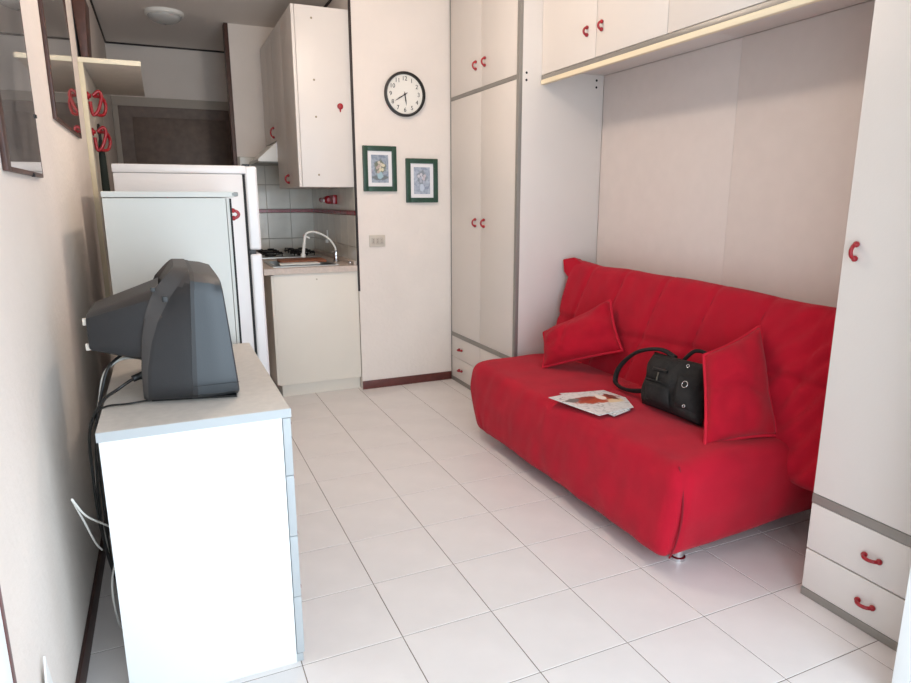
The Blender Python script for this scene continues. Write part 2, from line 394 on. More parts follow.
# ================================================================== SOFA
sf = tag(empty('sofa_bed', (1.4, 1.1, 0)), 'red fabric covered sofa bed in the white niche', 'sofa')
bm = rgrid((1.0, 0.235, 0.06), (1.86, 1.965, 0.425), 0.055, (46, 92, 18))
for v in bm.verts:
    x, y, z = v.co; t = sstep(0.06, 0.40, z); lowf = 1-t
    f = sstep(1.25, 1.02, x)                       # near the front face
    v.co.x -= 0.022*lowf*f - 0.02*t*f
    v.co.x -= 0.016*math.sin(math.pi*max(0, min(1, (z-.06)/.36)))*f      # padded front
    e = sstep(1.6, 1.96, y)                        # far end tucks in towards the floor
    v.co.y -= 0.17*e*(1-sstep(0.04, 0.36, z))**1.2
    n_ = sstep(0.45, 0.25, y)                      # near end: hem lifts towards the back
    v.co.z += 0.028*n_*lowf*sstep(1.15, 1.8, x) + 0.015*lowf*(1-n_)*0
    v.co.y -= 0.02*n_*math.sin(math.pi*max(0, min(1, (z-.06)/.36)))
    if z > 0.36:
        v.co.z += 0.018*math.sin(math.pi*max(0, min(1, (x-1.0)/.7))) + 0.010*noise.noise(Vector((x*5, y*4, 2)))
        v.co.z -= 0.008*math.exp(-((y-(1.10+0.05*(x-1.3)))/.012)**2)   # cross seam
    # shallow crumples of the loose cover
    k = 0.009*noise.noise(Vector((x*3, y*7, z*9)))+0.005*noise.noise(Vector((x*9, y*16, z*6+4)))
    v.co.x += k*f; v.co.y += k*n_
    # corner seam on the near end and front
    v.co.y += 0.010*n_*math.exp(-((x-1.055)/.010)**2)
seat = fin(bm, 'seat_cover', FAB, sf, smooth=True)
tube('corner_seam', [(1.056, 0.262, 0.418), (1.050, 0.233, 0.36), (1.040, 0.212, 0.25), (1.026, 0.218, 0.14), (1.012, 0.232, 0.075)], 0.0035, mat('dark_seam_red', (132, 10, 30), 0.9), seat, 6)
# backrest: slab leaning back
bm = rgrid((0, 0.04, -0.12), (0.155, 2.005, 0.62), 0.055, (10, 134, 50))
SEAMS = (0.235, 0.52, 0.815, 1.15, 1.475, 1.78)
LEAN = math.radians(13.5)
def seam_y(sm, z): return sm+0.30*max(0.0, 0.62-z)**1.5-0.02
def back_pt(x, y, z):
    fr_ = sstep(0.10, 0.02, x)
    bulge = 0.022*math.sin(math.pi*max(0, min(1, z/.62)))
    g_ = sum(math.exp(-((y-seam_y(sm, z))/.012)**2) for sm in SEAMS)
    dx = -bulge*fr_ + 0.009*g_*fr_ + 0.012*fr_*math.exp(-((z-0.28-0.02*math.sin(y*3))/.016)**2)
    dx += fr_*0.006*noise.noise(Vector((y*4, z*6, 1)))+fr_*0.004*noise.noise(Vector((y*14, z*11, 3)))
    z2 = z + 0.008*noise.noise(Vector((y*3, 5, 0)))*sstep(.5, .62, z) - 0.006*g_*sstep(0.5, 0.6, z)
    z2 += sstep(0.1, 0.6, z)*(0.018*sstep(1.7, 2.0, y) - 0.03*sstep(1.0, 0.2, y))
    xx = x+dx
    nn = sstep(0.55, 0.22, y)                      # diagonal pull folds towards the near end
    xx += fr_*nn*0.008*math.sin((z*1.0+y*1.3)*42+2*noise.noise(Vector((y*6, z*5, 7))))
    return Vector((1.588+xx*math.cos(LEAN)+z2*math.sin(LEAN), y, 0.395-xx*math.sin(LEAN)+z2*math.cos(LEAN)))
for v in bm.verts: v.co = back_pt(*v.co)
back = fin(bm, 'backrest_cover', FAB, sf, smooth=True)
SEAM_DARK = mat('dark_seam_red', (132, 10, 30), 0.9)
for sm in SEAMS[1:]:
    zz = [0.02+0.545*k/20 for k in range(21)]
    bm = bmesh.new(); bm_tube(bm, [back_pt(0.0, seam_y(sm, z), z) for z in zz], 0.0022, 5); fin(bm, 'seam_shade', SEAM_DARK, back, smooth=True)  # dark red tubes stand in for the shade inside the seam grooves
# pointed loose corner of the cover at the far top
bm = bmesh.new()
pts = [(1.705, 2.046, 1.004), (1.735, 1.968, 1.022), (1.745, 1.890, 0.990), (1.735, 1.88, 0.955), (1.700, 1.960, 0.890), (1.697, 2.018, 0.930)]
A = [bm.verts.new(p) for p in pts]; B = [bm.verts.new(Vector(p)+Vector((0.05, 0.003, -0.012))) for p in pts]
bm.faces.new(A); bm.faces.new(B[::-1])
for k in range(6): bm.faces.new((A[k], B[k], B[(k+1) % 6], A[(k+1) % 6]))
bmesh.ops.bevel(bm, geom=list(bm.edges), offset=0.003, segments=2, affect='EDGES')
fin(bm, 'cover_corner', FAB, sf, smooth=True, angle=50)
for x, y in ((1.135, 0.315), (1.135, 1.72), (1.66, 0.52), (1.66, 1.70)):
    ft = lathe('foot', ((0.030, 0.0), (0.030, 0.012), (0.022, 0.016), (0.022, 0.10)), (x, y, 0), CHROME, sf, seg=20)
# metal frame under the cover carrying the mattress
for y in (0.34, 1.74): box('frame_rail', (1.10, 1.68), (y-.02, y+.02), (0.10, 0.14), BLACK, sf, 0.004)

def pillow(name, q, thick, m_, parent=None, n=30, crease=None, sag=0.0, seed=0, pinch=0.06):
    """cushion over a quad of corners TL, TR, BR, BL"""
    TL, TR, BR, BL = [Vector(p) for p in q]; nrm = (TR-TL).cross(BL-TL).normalized(); c = (TL+TR+BR+BL)/4
    bm = bmesh.new(); sides = []; per = []
    def P(u, v, s):
        uu = u*(1-pinch*(1-v*v)*(abs(u)**3)); vv = v*(1-pinch*(1-u*u)*(abs(v)**3))
        a, b = (uu+1)/2, (vv+1)/2
        p = TL*(1-a)*(1-b)+TR*a*(1-b)+BR*a*b+BL*(1-a)*b
        h = ((1-abs(u)**2.4)*(1-abs(v)**2.4))
        h = thick*max(h, 0)**0.5
        wv = noise.noise(Vector((u*1.8+seed, v*1.8, s)))*0.12*thick*2+0.008*math.sin(4*u*v+3*v+seed)*min(1, h/thick)
        if crease:
            for (cu_, cv_, c0) in crease: wv -= 0.013*min(1, h/thick)*math.exp(-((cu_*u+cv_*v-c0+0.06*math.sin(5*u+2))/.055)**2)
        return p+nrm*(s*h+ (wv if h > 0 else 0)*s)
    grids = {}
    for s in (1, -1):
        G = {}
        for i in range(n+1):
            for j in range(n+1):
                u, v = -1+2*i/n, -1+2*j/n
                edge = i in (0, n) or j in (0, n)
                if s == -1 and edge: G[i, j] = grids[1][i, j]
                else: G[i, j] = bm.verts.new(P(u, v, s))
        grids[s] = G
        for i in range(n):
            for j in range(n):
                f = [G[i, j], G[i+1, j], G[i+1, j+1], G[i, j+1]]; bm.faces.new(f if s == 1 else f[::-1])
    rim = [P(-1+2*i/n, -1, 0) for i in range(n)]+[P(1, -1+2*j/n, 0) for j in range(n)]+[P(1-2*i/n, 1, 0) for i in range(n)]+[P(-1, 1-2*j/n, 0) for j in range(n)]
    o = fin(bm, name, m_, parent, smooth=True)
    return o, rim
def cushion(q, thick, label, seed, crease):
    c = sum((Vector(p) for p in q), Vector())/4
    e = tag(empty('cushion', (c.x, c.y, min(p[2] for p in q))), label, 'cushion')
    o, rim = pillow('cushion_cover', q, thick, FABC, e, seed=seed, crease=crease)
    bm = bmesh.new(); bm_tube(bm, rim, 0.0075, 8, True); fin(bm, 'piping', PIPE, e, smooth=True)
cushion(((1.370, 1.715, 0.620), (1.610, 1.425, 0.835), (1.575, 1.255, 0.590), (1.300, 1.600, 0.448)), 0.075, 'small red cushion with bright piping beside the tall wardrobe by the clock', 1.3, ((1, 0.25, -0.25), (1, -0.6, -0.75)))
cushion(((1.395, 0.520, 0.745), (1.650, 0.478, 0.855), (1.600, 0.300, 0.440), (1.255, 0.340, 0.436)), 0.078, 'small red cushion with bright piping propped behind the black handbag', 4.1, ((-0.25, 1, 0.0),))

# leaflets on the seat
MAG1 = blob_print('leaflet_print', ((0.28, (150, 158, 156)), (0.45, (222, 222, 220)), (0.7, (236, 236, 234))),
                  (((0.02, 0.03, 0), (0.13, 0.055, 1), (176, 78, 52)), ((-0.03, 0.06, 0), (0.06, 0.03, 1), (150, 62, 44)), ((0.09, -0.02, 0), (0.05, 0.03, 1), (236, 214, 176)), ((0.06, 0.05, 0), (0.025, 0.04, 1), (244, 238, 226)), ((0.03, -0.01, 0), (0.03, 0.02, 1), (196, 92, 60)), ((-0.09, 0.06, 0), (0.04, 0.03, 1), (112, 120, 116)), ((0.11, 0.04, 0), (0.02, 0.05, 1), (120, 60, 48))), 0.35)
MAG2 = blob_print('leaflet_print_blue', ((0.35, (150, 160, 165)), (0.5, (226, 228, 226)), (0.7, (238, 238, 236))), (((-0.02, -0.09, 0), (0.07, 0.03, 1), (120, 150, 175)),), 0.35)
ZS = 0.448
def sheet(pts, z, th, m_, label):
    o = prism('leaflet', [(x, y, z) for x, y in pts], (0, 0, th), m_); return tag(o, label, 'leaflet')
sheet(((1.105, 1.130), (1.315, 1.075), (1.255, 0.785), (1.135, 0.745)), ZS, 0.003, MAG2, 'pale blue-edged printed leaflet lying under the food leaflet on the red seat')
sheet(((1.015, 1.085), (1.165, 1.100), (1.325, 1.075), (1.345, 0.930), (1.285, 0.800), (1.075, 0.770)), ZS+.0035, 0.003, MAG1, 'printed leaflet with a reddish brown food photo lying on the red seat')

# handbag
hb = tag(empty('handbag', (1.45, 0.75, 0.435)), 'black handbag with shoulder strap and metal rings on the red sofa', 'handbag')
q = [(1.475, 0.900, 0.672), (1.515, 0.590, 0.672), (1.375, 0.480, 0.452), (1.375, 0.850, 0.446)]
bagb, rim = pillow('bag_body', q, 0.085, BAG, hb, n=20, seed=2.2, pinch=0.03)
TL, TR, BR, BL = [Vector(p) for p in q]; NB = (TR-TL).cross(BL-TL).normalized()
if NB.x > 0: NB = -NB
def bagp(a, b, h): return TL*(1-a)*(1-b)+TR*a*(1-b)+BR*a*b+BL*(1-a)*b+NB*h
def hgt(a, b):
    u, v = 2*a-1, 2*b-1; return 0.085*max(0, (1-abs(u)**2.4)*(1-abs(v)**2.4))**0.5
def patch(name, a0, a1, b0, b1, lift, m_=BAG, n=8):
    bm = bmesh.new(); G = {}
    for i in range(n+1):
        for j in range(n+1):
            a, b = a0+(a1-a0)*i/n, b0+(b1-b0)*j/n
            ed = min(i, j, n-i, n-j)
            G[i, j] = bm.verts.new(bagp(a, b, hgt(a, b)+(lift if ed > 0 else lift*0.1)))
    for i in range(n):
        for j in range(n): bm.faces.new((G[i, j], G[i+1, j], G[i+1, j+1], G[i, j+1]))
    return fin(bm, name, m_, hb, smooth=True)
patch('flap', 0.10, 0.62, 0.08, 0.52, 0.016)
patch('pocket', 0.14, 0.60, 0.58, 0.92, 0.018)
patch('pocket', 0.68, 0.95, 0.30, 0.85, 0.014)
ZIP = mat('zip_metal', (120, 118, 112), 0.35, metal=1.0)
tube('zip', [bagp(a, 0.55, hgt(a, .55)+.008) for a in (0.14, 0.3, 0.46, 0.62)], 0.003, BLACK, hb, 6)
tube('zip_pull', [bagp(0.42, b, hgt(.42, b)+.022) for b in (0.40, 0.46, 0.54)], 0.0035, ZIP, hb, 6)
tube('buckle_strap', [bagp(a, 0.35, hgt(a, .35)+.022) for a in (0.3, 0.38, 0.46, 0.56)], 0.006, BLACK, hb, 6)
for a, b, h, rr_ in ((0.78, 0.14, 0.010, .007), (0.83, 0.46, 0.018, .014), (0.84, 0.80, 0.016, .006)):
    c = bagp(a, b, hgt(a, b)+h); t1 = (TR-TL).normalized(); t2 = NB.cross(t1)
    bm = bmesh.new(); bm_tube(bm, [c+(t1*math.cos(k*math.pi/8)+t2*math.sin(k*math.pi/8))*rr_ for k in range(16)], 0.002, 6, True); fin(bm, 'ring', CHROME, hb, smooth=True)
tube('shoulder_strap', [(1.49, 0.78, 0.668), (1.480, 0.87, 0.688), (1.458, 1.00, 0.650), (1.44, 1.10, 0.560), (1.425, 1.115, 0.482), (1.41, 1.05, 0.464), (1.40, 0.95, 0.475), (1.41, 0.86, 0.50)], 0.017, BAG, hb, 8, flat=(1.0, 0.55))
tube('carry_handle', [(1.505, 0.74, 0.665), (1.52, 0.69, 0.715), (1.53, 0.62, 0.705), (1.52, 0.57, 0.63)], 0.009, BAG, hb, 8)

# ================================================================== LEFT SIDE: dresser, TV, cabinet, fridge
dr = tag(empty('dresser', (-0.55, 0.8, 0)), 'white chest of drawers with grey-beige top under the television', 'dresser')
D0, D1 = 0.337, 1.268
box('carcass', (-0.782, -0.332), (D0+.003, D1-.003), (0.0, 0.780), LAMB, dr, 0.001)
box('top', (-0.786, -0.308), (D0, D1), (0.780, 0.807), TOPG, dr, 0.002)
box('top_edge', (-0.786, -0.306), (D0-.0015, D0), (0.781, 0.806), EDGEG, dr)
for z0, z1 in ((0.607, 0.778), (0.418, 0.605), (0.221, 0.416), (0.030, 0.219)):
    d = box('drawer', (-0.330, -0.308), (D0+.002, D1-.002), (z0, z1), EDGEG, dr, 0.0015)
    for y in (0.55, 1.05): handle((-0.308, y, (z0+z1)/2), AY, PX, d, L=0.07)
box('plinth', (-0.332, -0.312), (D0+.004, D1-.004), (0.0, 0.027), EDGEG, dr, 0.001)

# television -- lofted shells along X
def section(x, y0, y1, z0, z1, p=5.0, n=40, xtop=None, ytop=0.0):
    cy, cz, hy, hz = (y0+y1)/2, (z0+z1)/2, (y1-y0)/2, (z1-z0)/2; out = []
    for k in range(n):
        a = 2*math.pi*(k+.5)/n; c, s = math.cos(a), math.sin(a); rr = (abs(c)**p+abs(s)**p)**(-1/p)
        zz = cz+hz*s*rr; t = (zz-z0)/(z1-z0)
        xx = x if xtop is None else x+(xtop-x)*t
        out.append(Vector((xx, cy+(hy-ytop*t)*c*rr, zz)))
    return out
def loft(name, secs, m_, parent, angle=35):
    bm = bmesh.new(); R = [[bm.verts.new(p) for p in s] for s in secs]; n = len(R[0])
    for A, B in zip(R, R[1:]):
        for k in range(n): bm.faces.new((A[k], A[(k+1) % n], B[(k+1) % n], B[k]))
    bm.faces.new(R[0]); bm.faces.new(R[-1][::-1]); return fin(bm, name, m_, parent, smooth=True, angle=angle)
tv = tag(empty('television', (-0.55, 0.77, 0.807)), 'grey and charcoal tube television standing on the dresser', 'television')
def lerp_secs(keys, k):
    out = []
    for A, B in zip(keys, keys[1:]):
        for i in range(k): out.append([p.lerp(q_, i/k) for p, q_ in zip(A, B)])
    return out+[keys[-1]]
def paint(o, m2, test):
    """second colour on the faces whose centre and normal pass the test"""
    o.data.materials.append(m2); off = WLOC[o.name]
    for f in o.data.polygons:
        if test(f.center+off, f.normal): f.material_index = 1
bz = loft('front_bezel', lerp_secs([section(-0.422, .490, 1.05, .812, 1.150, 9, 72, xtop=-.450, ytop=.006), section(-0.426, .485, 1.055, .809, 1.158, 9, 72, xtop=-.454, ytop=.006),
                     section(-0.470, .484, 1.056, .809, 1.168, 10, 72, xtop=-.485, ytop=.005), section(-0.546, .490, 1.050, .809, 1.174, 10, 72, xtop=-.527, ytop=.004)], 3), TVS, tv)
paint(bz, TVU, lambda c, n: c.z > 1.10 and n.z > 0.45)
loft('base_foot', [section(-.432, .505, 1.035, .807, .815, 9), section(-.66, .56, .98, .807, .815, 9)], BLACK, tv)
loft('bezel_band', [section(-.538, .4895, 1.0505, .808, 1.1745, 10, 72, xtop=-.519, ytop=.004), section(-.553, .489, 1.051, .808, 1.1765, 10, 72, xtop=-.530, ytop=.004)], TVD, tv)
def interp(P_, z):
    for (z0, x0), (z1, x1) in zip(P_, P_[1:]):
        if z <= z1: return x0+(x1-x0)*max(0, (z-z0))/(z1-z0)
    return P_[-1][1]
XBACK = ((.80, -.680), (.915, -.677), (1.0, -.668), (1.07, -.652), (1.128, -.626), (1.165, -.592), (1.20, -.552))
SIDE = ((.80, -.668), (.91, -.660), (.98, -.645), (1.045, -.622), (1.11, -.585), (1.168, -.540), (1.3, -.45))
def shell_section(i, n0=10, n1=6):
    k = i/(n0+n1); sec = section(0, .492+.052*k**1.2, 1.048-.052*k**1.2, .809, 1.176+.010*k, 10, 120, ytop=.004+.022*k)
    for p in sec:
        xf = -.552+.023*(p.z-.809)/.37; xs = min(interp(SIDE, p.z), xf-.002); xb = min(interp(XBACK, p.z), xs-.002)
        p.x = xf+(xs-xf)*i/n0 if i <= n0 else xs+(xb-xs)*(i-n0)/n1
    return sec
rs_ = loft('rear_shell', [shell_section(i) for i in range(17)], TVU, tv, angle=50)  # lighter upper and rear faces: stronger light there put into the colour
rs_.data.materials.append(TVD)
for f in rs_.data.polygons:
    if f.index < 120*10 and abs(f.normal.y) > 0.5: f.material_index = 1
loft('tube_housing', [section(-.615, .556, .984, .900, 1.128, 7), section(-.675, .572, .968, .918, 1.106, 7), section(-.80, .615, .925, .952, 1.062, 8), section(-.806, .620, .92, .956, 1.058, 8)], TVD, tv)
scr = []
bm = bmesh.new(); G = {}
for i in range(13):
    for j in range(10):
        u, v = -1+2*i/12, -1+2*j/9; z = 0.995+v*0.125; y = 0.77+u*0.215
        xf = -0.422-0.028*((z-.812)/.338)
        G[i, j] = bm.verts.new((xf+0.003+0.010*(1-u*u)*(1-v*v), y, z))
for i in range(12):
    for j in range(9): bm.faces.new((G[i, j], G[i+1, j], G[i+1, j+1], G[i, j+1]))
fin(bm, 'screen', SCREEN, tv, smooth=True)
box('control_flap_seam', (-.546, -.424), (.4832, .4848), (0.8585, 0.8593), GASKET, tv)
box('side_button', (-.634, -.622), (.552, .562), (1.124, 1.136), BLACK, tv, 0.002)
box('side_button', (-.606, -.592), (.516, .526), (1.098, 1.114), BLACK, tv, 0.002)
for z in (0.968, 1.040): box('rear_spacer', (-.816, -.803), (.630, .645), (z-.010, z+.010), GPLAS, tv, 0.002)
for y in (0.60, 0.94):
    box('indicator_button', (-.424, -.420), (y-.008, y+.008), (0.835, 0.842), BLACK, tv, 0.001)

# cables behind the television
def cable(pts, r, m_, name, label): return tag(tube(name, pts, r, m_, None, 6), label, 'cable')
WCAB = mat('white_cable', (225, 224, 218), 0.5)
cable([(-.665, .60, .880), (-.70, .585, .875), (-.745, .575, .850), (-.785, .565, .822), (-.825, .57, .74), (-.835, .60, .60), (-.84, .66, .40), (-.83, .74, .20), (-.82, .80, .02)], 0.0045, BLACK, 'power_cable', 'black power cable with moulded plug running down behind the dresser')
tube('plug_sleeve', [(-.662, .602, .881), (-.685, .592, .879), (-.705, .584, .874)], [0.012]*8+[0.010]*8+[0.005], BLACK, bpy.data.objects['power_cable'], 8)
cable([(-.672, .70, .93), (-.72, .66, .935), (-.765, .62, .905), (-.79, .60, .83), (-.815, .62, .72), (-.84, .70, .5), (-.85, .80, .25), (-.83, .9, .02)], 0.004, BLACK, 'antenna_cable', 'black antenna cable arching off the back of the television')
cable([(-.672, .72, .90), (-.73, .68, .915), (-.775, .64, .89), (-.795, .62, .82), (-.82, .66, .70), (-.85, .76, .45), (-.85, .86, .2), (-.84, .95, .02)], 0.004, WCAB, 'scart_cable', 'white cable arching off the back of the television')
cable([(-.66, .555, .815), (-.72, .55, .8125), (-.775, .548, .8125), (-.80, .56, .79), (-.815, .60, .70), (-.83, .70, .45), (-.84, .82, .2), (-.83, .92, .03)], 0.003, BLACK, 'thin_cable', 'thin black cable lying flat on the dresser top by the television')
cable([(-.815, .66, .40), (-.822, .58, .45), (-.838, .40, .565), (-.848, .315, .645), (-.852, .330, .640), (-.852, .45, .53), (-.85, .58, .40), (-.845, .66, .33)], 0.0028, WCAB, 'white_flex', 'white flex looping out in the gap between dresser and wall')
cable([(-.815, .70, .27), (-.825, .64, .24), (-.828, .625, .19), (-.828, .65, .11), (-.825, .70, .03), (-.81, .74, .004)], 0.003, WCAB, 'white_telephone_cable', 'white thin cable hanging low beside the dresser end panel')

# tall white cabinet next to the dresser
CABW = mat('cabinet_grey_white', (214, 214, 208), 0.45, var=0.01, vscale=4)
cb = tag(empty('tall_cabinet', (-0.55, 1.62, 0)), 'white chest-high cupboard with grey-capped top between dresser and refrigerator', 'cabinet')
box('carcass', (-0.782, -0.352), (1.324, 1.93), (0.0, 1.382), CABW, cb, 0.001)
box('top', (-0.784, -0.318), (1.320, 1.935), (1.385, 1.407), CABW, cb, 0.003)
box('top_end_cap', (-0.330, -0.303), (1.319, 1.936), (1.388, 1.405), mat('grey_end_cap', (150, 152, 150), 0.5), cb, 0.006)
box('edge_band', (-0.3385, -0.331), (1.3215, 1.3235), (0.03, 1.380), GASKET, cb)
dd = box('door', (-0.350, -0.331), (1.324, 1.93), (0.03, 1.380), CABW, cb, 0.002)
handle((-0.331, 1.36, 1.318), AZ, PX, dd, L=0.030)

fg = tag(empty('refrigerator', (-0.45, 2.3, 0)), 'white two-door refrigerator behind the lower cupboard', 'refrigerator')
box('body', (-0.775, -0.208), (2.0, 2.60), (0.02, 1.500), FRIDGE, fg, 0.006)
box('top_cover', (-0.778, -0.190), (1.997, 2.603), (1.500, 1.540), FRIDGE, fg, 0.008)
box('door_seal', (-0.208, -0.196), (2.008, 2.592), (0.05, 1.495), GASKET, fg)
for nm, z in (('freezer_door', (1.128, 1.538)), ('main_door', (0.05, 1.108))):
    d = box(nm, (-0.196, -0.138), (2.0, 2.60), z, FRIDGE, fg, 0.012, 3)
box('hinge', (-0.20, -0.165), (2.004, 2.04), (1.108, 1.128), BLACK, fg, 0.002)
box('hinge', (-0.205, -0.17), (2.003, 2.045), (1.538, 1.548), BLACK, fg, 0.002)
for x, y in ((-.74, 2.05), (-.25, 2.05), (-.74, 2.55), (-.25, 2.55)): lathe('foot', ((0.018, 0), (0.018, 0.022)), (x, y, 0), BLACK, fg, seg=12)

# ================================================================== LEFT WALL
def wall_picture(y, z, label, cat, glassmat, fm, bw=0.02, th=0.024, name='framed_picture'):
    e = tag(empty(name, (XL, (y[0]+y[1])/2, z[0])), label, cat)
    for yy, zz in (((y[0], y[0]+bw), z), ((y[1]-.005, y[1]), z), ((y[0]+bw, y[1]-.005), (z[0], z[0]+.012)), ((y[0]+bw, y[1]-.005), (z[1]-bw, z[1]))):
        box('frame_bar', (XL+.0005, XL+th), yy, zz, fm, e, 0.002)
    box('glazing', (XL+.001, XL+th*.93), (y[0]+bw*.8, y[1]-.004), (z[0]+.011, z[1]-bw*.8), glassmat, e)
    return e
PG1 = print_mat('glazed_print_grey', ((0.3, (92, 92, 94)), (0.5, (150, 144, 140)), (0.7, (176, 168, 162))), 5, 0.04, 0.6, coat=1.0)
PG2 = print_mat('glazed_print_dark', ((0.3, (70, 64, 60)), (0.55, (120, 112, 106)), (0.75, (150, 140, 132))), 6, 0.04, 0.6, coat=1.0)
p1 = wall_picture((0.46, 0.975), (1.442, 2.10), 'large glazed picture on the wall between television and open window leaf', 'picture', PG1, BROWN, 0.042, 0.012)
for y, z in ((0.80, 1.442), (0.974, 1.62)): box('clip', (XL+.008, XL+.015), (y-.010, y+.010), (z-.003, z+.007), GASKET, p1, 0.001)
wall_picture((1.455, 2.30), (1.668, 2.42), 'dark brown framed picture with reflecting glass beside the coat rack', 'picture', PG2, BROWN, 0.03, 0.013)

cr = tag(empty('coat_rack', (XL, 3.2, 0.75)), 'wall coat rack board with hat shelf and red hooks', 'coat rack')
RKW = mat('rack_white', (214, 206, 194), 0.5, var=0.02)
box('back_board', (XL+.0005, XL+.020), (2.706, 3.85), (0.60, 2.088), RKW, cr, 0.001)
box('edge_strip', (XL+.0005, XL+.025), (2.700, 2.706), (0.60, 2.088), mat('rack_cream_edge', (222, 212, 184), 0.5), cr, 0.001)
box('hat_shelf', (XL+.0005, -0.622), (2.712, 3.85), (2.090, 2.112), RKW, cr, 0.001)
box('shelf_edge', (XL+.0005, -0.618), (2.700, 2.712), (2.088, 2.114), mat('shelf_cream_edge', (236, 228, 204), 0.5), cr, 0.004)
def coat_hook(y, z):
    e = empty('coat_hook', (XL+.03, y, z)); e.parent = cr; e.location = Vector((XL+.03, y, z))-WLOC['coat_rack']
    return e
for y, z in ((2.80, 1.885), (2.84, 1.700)):
    bm = bmesh.new()
    bm_lathe(bm, ((0.022, 0.0), (0.022, 0.006), (0.012, 0.010), (0.010, 0.018)), (XL+.02, y, z+.05), 'X', 14)
    bm_tube(bm, catmull([(XL+.045, y, z+.05), (XL+.075, y, z+.075), (XL+.088, y, z+.05), (XL+.078, y, z+.01), (XL+.062, y, z-.03), (XL+.04, y, z-.05), (XL+.032, y, z-.02), (XL+.03, y, z+.02)], 6), 0.009, 8)
    bm_tube(bm, catmull([(XL+.05, y+.005, z+.05), (XL+.085, y+.05, z+.05), (XL+.10, y+.075, z+.01), (XL+.085, y+.06, z-.04), (XL+.05, y+.015, z-.045)], 6), 0.009, 8)
    fin(bm, 'coat_hook', RED, cr, smooth=True)
um = tag(empty('folded_umbrella', (XL+.052, 2.90, 0.95)), 'dark green folded umbrella hanging from the coat rack', 'umbrella')
lathe('folded_canopy', ((0.005, 0), (0.014, 0.06), (0.022, 0.35), (0.018, 0.62), (0.012, 0.70), (0.007, 0.72)), (XL+.052, 2.90, 1.00), UMB, um, seg=16)
tube('crook_handle', [(XL+.052, 2.90, 1.70), (XL+.052, 2.90, 1.76), (XL+.052, 2.885, 1.785), (XL+.052, 2.87, 1.79), (XL+.052, 2.855, 1.77), (XL+.052, 2.852, 1.74)], 0.008, BLACK, um, 8)
lathe('ferrule', ((0.003, 0.95), (0.005, 1.005)), (XL+.052, 2.90, 0), STEEL, um, seg=10)
# brown tapering board on the hat shelf
tag(prism('wooden_board', [(-0.9195, 2.75, 2.43), (-0.856, 2.75, 2.43), (-0.872, 2.75, 2.113), (-0.902, 2.75, 2.113)], (0, 0.25, 0), BROWN, None, 0.003), 'dark brown tapering wooden board standing on the hat shelf', 'board')
# white folded card against the left wall
tag(prism('folded_card', [(-0.912, 0.090, 0.390), (-0.908, -0.085, 0.0), (-0.908, 0.205, 0.0)], (0.004, 0, 0), PAPER), 'white pointed folded card leaning on the wall near the window leaf', 'card')

# ================================================================== CORRIDOR LAMP AND ROOM LAMP
def dome(loc, label, lit=False, r=0.14):
    e = tag(empty('ceiling_lamp', (loc[0], loc[1], H)), label, 'lamp')
    lathe('lamp_ring', ((r, 0), (r, -0.022), (r*.92, -0.030), (r*.86, -0.030), (r*.86, -0.0)), (loc[0], loc[1], H), WPLAS, e, seg=40)
    prof = [(r*.86*math.cos(a), -0.028-0.055*math.sin(a)) for a in [k*math.pi/2/8 for k in range(8)]]+[(0.004, -0.083)]
    lathe('lamp_glass', prof, (loc[0], loc[1], H), OPAL if lit else GLASSD, e, seg=40)
    if not lit: lathe('finial', ((0.008, -0.080), (0.010, -0.088), (0.003, -0.094)), (loc[0], loc[1], H), CHROME, e, seg=12)
    return e
dome((-0.434, 4.36), 'round white ceiling lamp with glass dome in the corridor')
rl = dome((0.30, 1.60), 'lit round opal ceiling lamp over the middle of the room', True)
pd = bpy.data.lights.new('room_lamp_bulb', 'POINT'); pd.energy = 31; pd.color = (1.0, 0.84, 0.70); pd.shadow_soft_size = 0.07
po = bpy.data.objects.new('room_lamp_bulb', pd); COL.objects.link(po); po.parent = rl; po.location = (0, 0, -0.16)

# ================================================================== CLOCK WALL
ck = tag(empty('wall_clock', (1.030, YC, 1.947)), 'round white wall clock with black rim', 'clock')
cc = Vector((1.030, YC, 2.092))
lathe('rim', ((0.148, -0.001), (0.150, -0.020), (0.146, -0.034), (0.138, -0.036), (0.131, -0.024), (0.131, -0.001)), cc, BLACK, ck, 'Y', 56)
lathe('face', ((0.134, -0.004), (0.134, -0.012)), cc, CLOCKF, ck, 'Y', 48)
def on_face(me, name, x, z, dy, m_=BLACK):
    me.transform(Matrix.Translation(Vector((cc.x+x, cc.y+dy, cc.z+z))) @ Matrix.Rotation(math.radians(90), 4, 'X'))
    return link(me, name, m_, ck)
for h in range(1, 13):
    a = math.radians(90-30*h); on_face(text_mesh(str(h), 0.040), 'numeral', 0.103*math.cos(a), 0.103*math.sin(a), -0.0128)
def hand(name, deg, L, wdt, dy):
    a = math.radians(90-deg); d = Vector((math.cos(a), 0, math.sin(a))); n = Vector((-d.z, 0, d.x)); c = cc+Vector((0, dy, 0))
    prism(name, [c-d*L*.22-n*wdt*.5, c-d*L*.22+n*wdt*.5, c+d*L*.55+n*wdt, c+d*L, c+d*L*.55-n*wdt], (0, -0.0015, 0), BLACK, ck)
hand('hour_hand', 172, 0.075, 0.0045, -0.0145); hand('minute_hand', 238, 0.092, 0.004, -0.017)
lathe('hub', ((0.007, -0.012), (0.006, -0.021)), cc, BLACK, ck, 'Y', 16)
